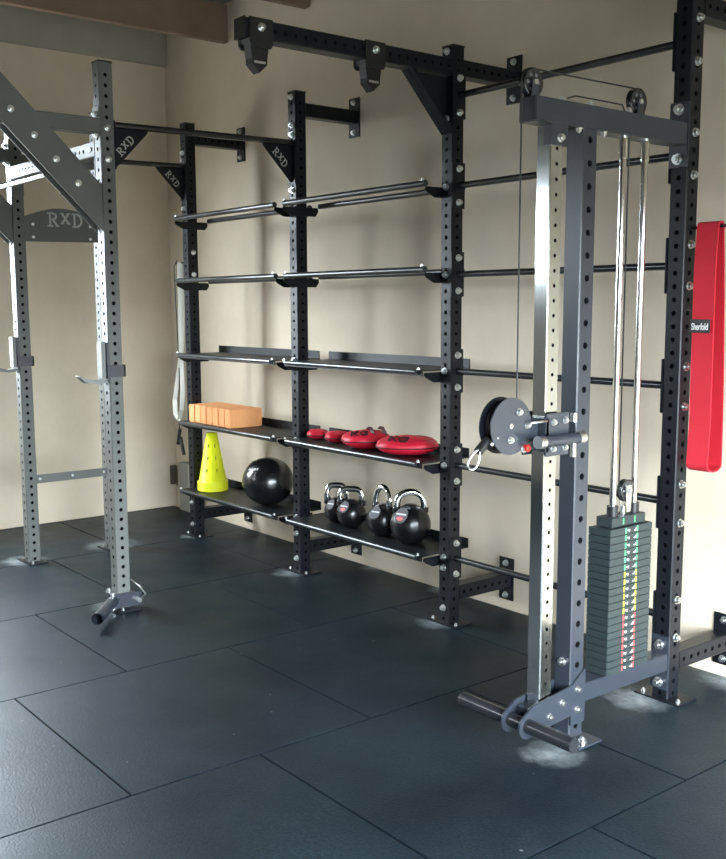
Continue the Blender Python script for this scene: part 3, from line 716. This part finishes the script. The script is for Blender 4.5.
# ================================================================== CONES (nested stack)
def cone_mesh():
    prof = [(.0, .018)] and []
    mb = MB(); n = 32
    pr = [(.098, 0), (.103, .002), (.103, .012), (.092, .018), (.036, .335), (.031, .337), (.087, .018), (.087, 0), (.098, 0)]
    mb.lathe(pr, n=n)
    for k in range(3):       # rows of slots moulded into the wall
        for a0 in (vd+PI-.35, vd+PI+.5):
            zz = .09 + k*.08; rr = .092 - (zz-.018)*(.056/.317)
            T = Rz(a0) @ Tr(rr+.0002, 0, zz); mb.box((-.001, -.0035, -.014), (.0012, .0035, .014), T, mi=1)
    return mb.mesh('cone', ['cone', mat('cone_slot', (.25, .28, .01, 1), .7)])
CM = cone_mesh()
nc = 5
lab = ['outermost yellow-green training cone, topmost of the nested stack', 'yellow cone second from the top of the nested stack', 'middle yellow cone of the nested stack, only its rim showing', 'yellow cone second from the bottom of the nested stack', 'bottom yellow cone of the nested stack, resting on the shelf']
for k in range(nc):
    o = link('training_cone', CM, None, Tr(1.285, -.41, .3485 + (nc-1-k)*.0125))
    tag(o, lab[k], 'cone', 'nested yellow training cones')
# ================================================================== FOAM BLOCKS
bl = MB().box((-.0362, -.118, 0), (.0362, .118, .116), bev=.005).mesh('foam_block', 'foam')
pos = ['leftmost orange foam block of the row, against the corner post', 'orange foam block, second from the left of the row', 'orange foam block, third from the left of the row', 'orange foam block in the very middle of the row', 'orange foam block, third from the right of the row', 'orange foam block, second from the right of the row', 'orange foam block at the right end, its broad face showing']
for k in range(7):
    o = link('foam_block', bl, None, Tr(1.237 + .0760*k, -.412 + (.002 if k % 2 else -.001), .8115)); tag(o, pos[k], 'foam block', 'orange foam blocks on the shelf')

# ================================================================== RED WEIGHT BAGS
def bag(x, y, rx, ry, hh, rz, label, kg=True, tilt=0, handle=False, kgp=(-.45, .1, 1)):
    z = .8115
    t = thing('weight_bag', (x, y, z), label, 'weight bag', 'red weight bags on the shelf', rz)
    W = t.matrix_basis @ Ry(tilt)
    mb = MB(); n = 36; m = 10; vs = []; fs = []
    def sup(a, p=.8): return math.copysign(abs(math.cos(a))**p, math.cos(a)), math.copysign(abs(math.sin(a))**p, math.sin(a))
    for j in range(m+1):
        e = -PI/2 + PI*j/m; k = abs(math.cos(e))**.85; zz = hh/2 + hh/2*math.sin(e)
        for i in range(n):
            cx, sy = sup(2*PI*i/n); vs.append((rx*cx*k, ry*sy*k, zz + .004*math.sin(5*2*PI*i/n)*k*(1 if j > 5 else 0)))
    for j in range(m):
        for i in range(n): fs.append((j*n+i, j*n+(i+1) % n, (j+1)*n+(i+1) % n, (j+1)*n+i))
    fs.append(list(range(n))[::-1]); fs.append(list(range(m*n, m*n+n)))
    off = max(0, math.sin(abs(tilt))*rx*.9)
    W = Tr(0, 0, off) @ W
    mb.add(vs, fs, W, 0, True); mb.build('bag_body', 'bag', t)
    MB().tube([W @ Vector((rx*1.005*sup(2*PI*i/n)[0], ry*1.005*sup(2*PI*i/n)[1], hh*.46)) for i in range(n)], .0035, 6, closed=True).build('seam_piping', 'darkprint', t)
    if kg:
        c, cy, _ = kgp
        def sz(px, py):
            k = min(.999, (abs(px/rx)**2.5 + abs(py/ry)**2.5)**.4); e = math.acos(k**(1/.85)); return hh/2 + hh/2*math.sin(e)
        px, py = c*rx, cy*ry; d_ = .004
        nx = -(sz(px+d_, py)-sz(px-d_, py))/(2*d_); ny = -(sz(px, py+d_)-sz(px, py-d_))/(2*d_); nr = Vector((nx, ny, 1)).normalized()
        ex = Vector((1, 0, 0)); ex = (ex - nr*ex.dot(nr)).normalized(); ey = nr.cross(ex)
        T = W @ frame(Vector((px, py, sz(px, py))) + nr*.001, ex*.94 - ey*.34, ey*.94 + ex*.34)
        text_mesh('lettering', 'KG', min(rx, ry)*.62, .0035, 'darkprint', t, T)
    if handle:
        for dx in (-.035, .03):
            MB().ribbon([W @ Vector((dx+.05, -ry*.62, hh*.80)), W @ Vector((dx+.05, -ry*.5, hh*1.0)), W @ Vector((dx+.05, -ry*.1, hh*1.16)), W @ Vector((dx+.05, ry*.3, hh*1.0))], .034, .005, (1,0,0)).build('carry_strap', 'darkprint', t)
    return t
bag(3.285, -.42, .16, .125, .098, face, 'largest red weight bag, right-hand end, with KG printed', kgp=(-.30, -.62, 1))
bag(2.965, -.43, .135, .115, .098, face+.25, 'red weight bag with dark carry straps, next to the largest one', handle=True, kgp=(-.42, -.58, 1))
bag(2.665, -.40, .072, .085, .062, face, 'small red weight bag, second from the left', kg=False)
bag(2.475, -.40, .062, .075, .055, face, 'smallest red weight bag, at the left end beside the upright', kg=False)

# ================================================================== corner items
t = thing('storage_box', (.32, -.04, 0), 'grey-green box standing in the corner behind the far post', 'box')
MB().box((.185, -.075, 0), (.46, -.006, .375), bev=.004).build('box_body', 'box', t)
MB().box((.335, -.078, .15), (.385, -.074, .37), bev=.001).build('pale_strip', 'boxtrim', t)
o = MB().box((0, -.055, .175), (.028, -.008, .325), bev=.004).build('wall_socket', 'brown'); tag(o, 'narrow brown wall box low on the left wall by the corner', 'wall box')

# ================================================================== LIGHT
w = bpy.data.worlds.new('World'); bpy.context.scene.world = w; w.use_nodes = True
nt = w.node_tree; bg = nt.nodes['Background']
# overcast sky: bright dome, dim below the horizon
N = nt.nodes.new; tcw = N('ShaderNodeTexCoord'); sep = N('ShaderNodeSeparateXYZ'); rmp = N('ShaderNodeValToRGB'); mrw = N('ShaderNodeMapRange')
nt.links.new(tcw.outputs['Generated'], sep.inputs[0]); nt.links.new(sep.outputs['Z'], mrw.inputs[0]); mrw.inputs[1].default_value = -1; mrw.inputs[2].default_value = 1
e = rmp.color_ramp.elements; e[0].position = .49; e[0].color = (.05, .05, .045, 1); e[1].position = .53; e[1].color = (.76, .86, .95, 1)
e2 = rmp.color_ramp.elements.new(.75); e2.color = (.86, .94, 1.0, 1)
nt.links.new(mrw.outputs[0], rmp.inputs[0]); nt.links.new(rmp.outputs[0], bg.inputs[0]); bg.inputs[1].default_value = 60.0
def portal(name, loc, rot, sx, sy):
    l = bpy.data.lights.new(name, 'AREA'); l.shape = 'RECTANGLE'; l.size = sx; l.size_y = sy; l.cycles.is_portal = True
    o = bpy.data.objects.new(name, l); C.objects.link(o); o.location = loc; o.rotation_euler = rot
portal('door_portal', (RX1+.1, (DY0+DY1)/2, DZ1/2), (0, PI/2, 0), DZ1, DY1-DY0)
portal('window_portal', (-.1, (WY0+WY1)/2, (WZ0+WZ1)/2), (0, -PI/2, 0), WZ1-WZ0, WY1-WY0)

portal('front_window_portal', ((FX0+FX1)/2, RY1-.1, (FZ0+FZ1)/2), (PI/2, 0, 0), FX1-FX0, FZ1-FZ0)
# ================================================================== CAMERA
cam = bpy.data.cameras.new('Camera'); co = bpy.data.objects.new('Camera', cam); C.objects.link(co)
r = Vector((0.62244369, 0.78265524, -0.00382508)); u = Vector((-0.10348394, 0.08714289, 0.99080633)); f = Vector((-0.7757931, 0.61632532, -0.13523379))
m = Matrix((r, u, -f)).transposed().to_4x4(); m.translation = Vector((7.1974, -3.8186, 1.5647)); co.matrix_world = m
cam.sensor_fit = 'HORIZONTAL'; cam.sensor_width = 36; cam.lens = 1019.74*36/726; cam.shift_y = (445.63-429.5)/726; cam.clip_start = .05
sc = bpy.context.scene; sc.camera = co
sc.view_settings.view_transform = 'Standard'; sc.view_settings.look = 'None'; sc.view_settings.exposure = 0; sc.view_settings.gamma = 1
sc.cycles.max_bounces = 8; sc.cycles.diffuse_bounces = 5; sc.cycles.sample_clamp_indirect = 8; sc.cycles.use_denoising = True
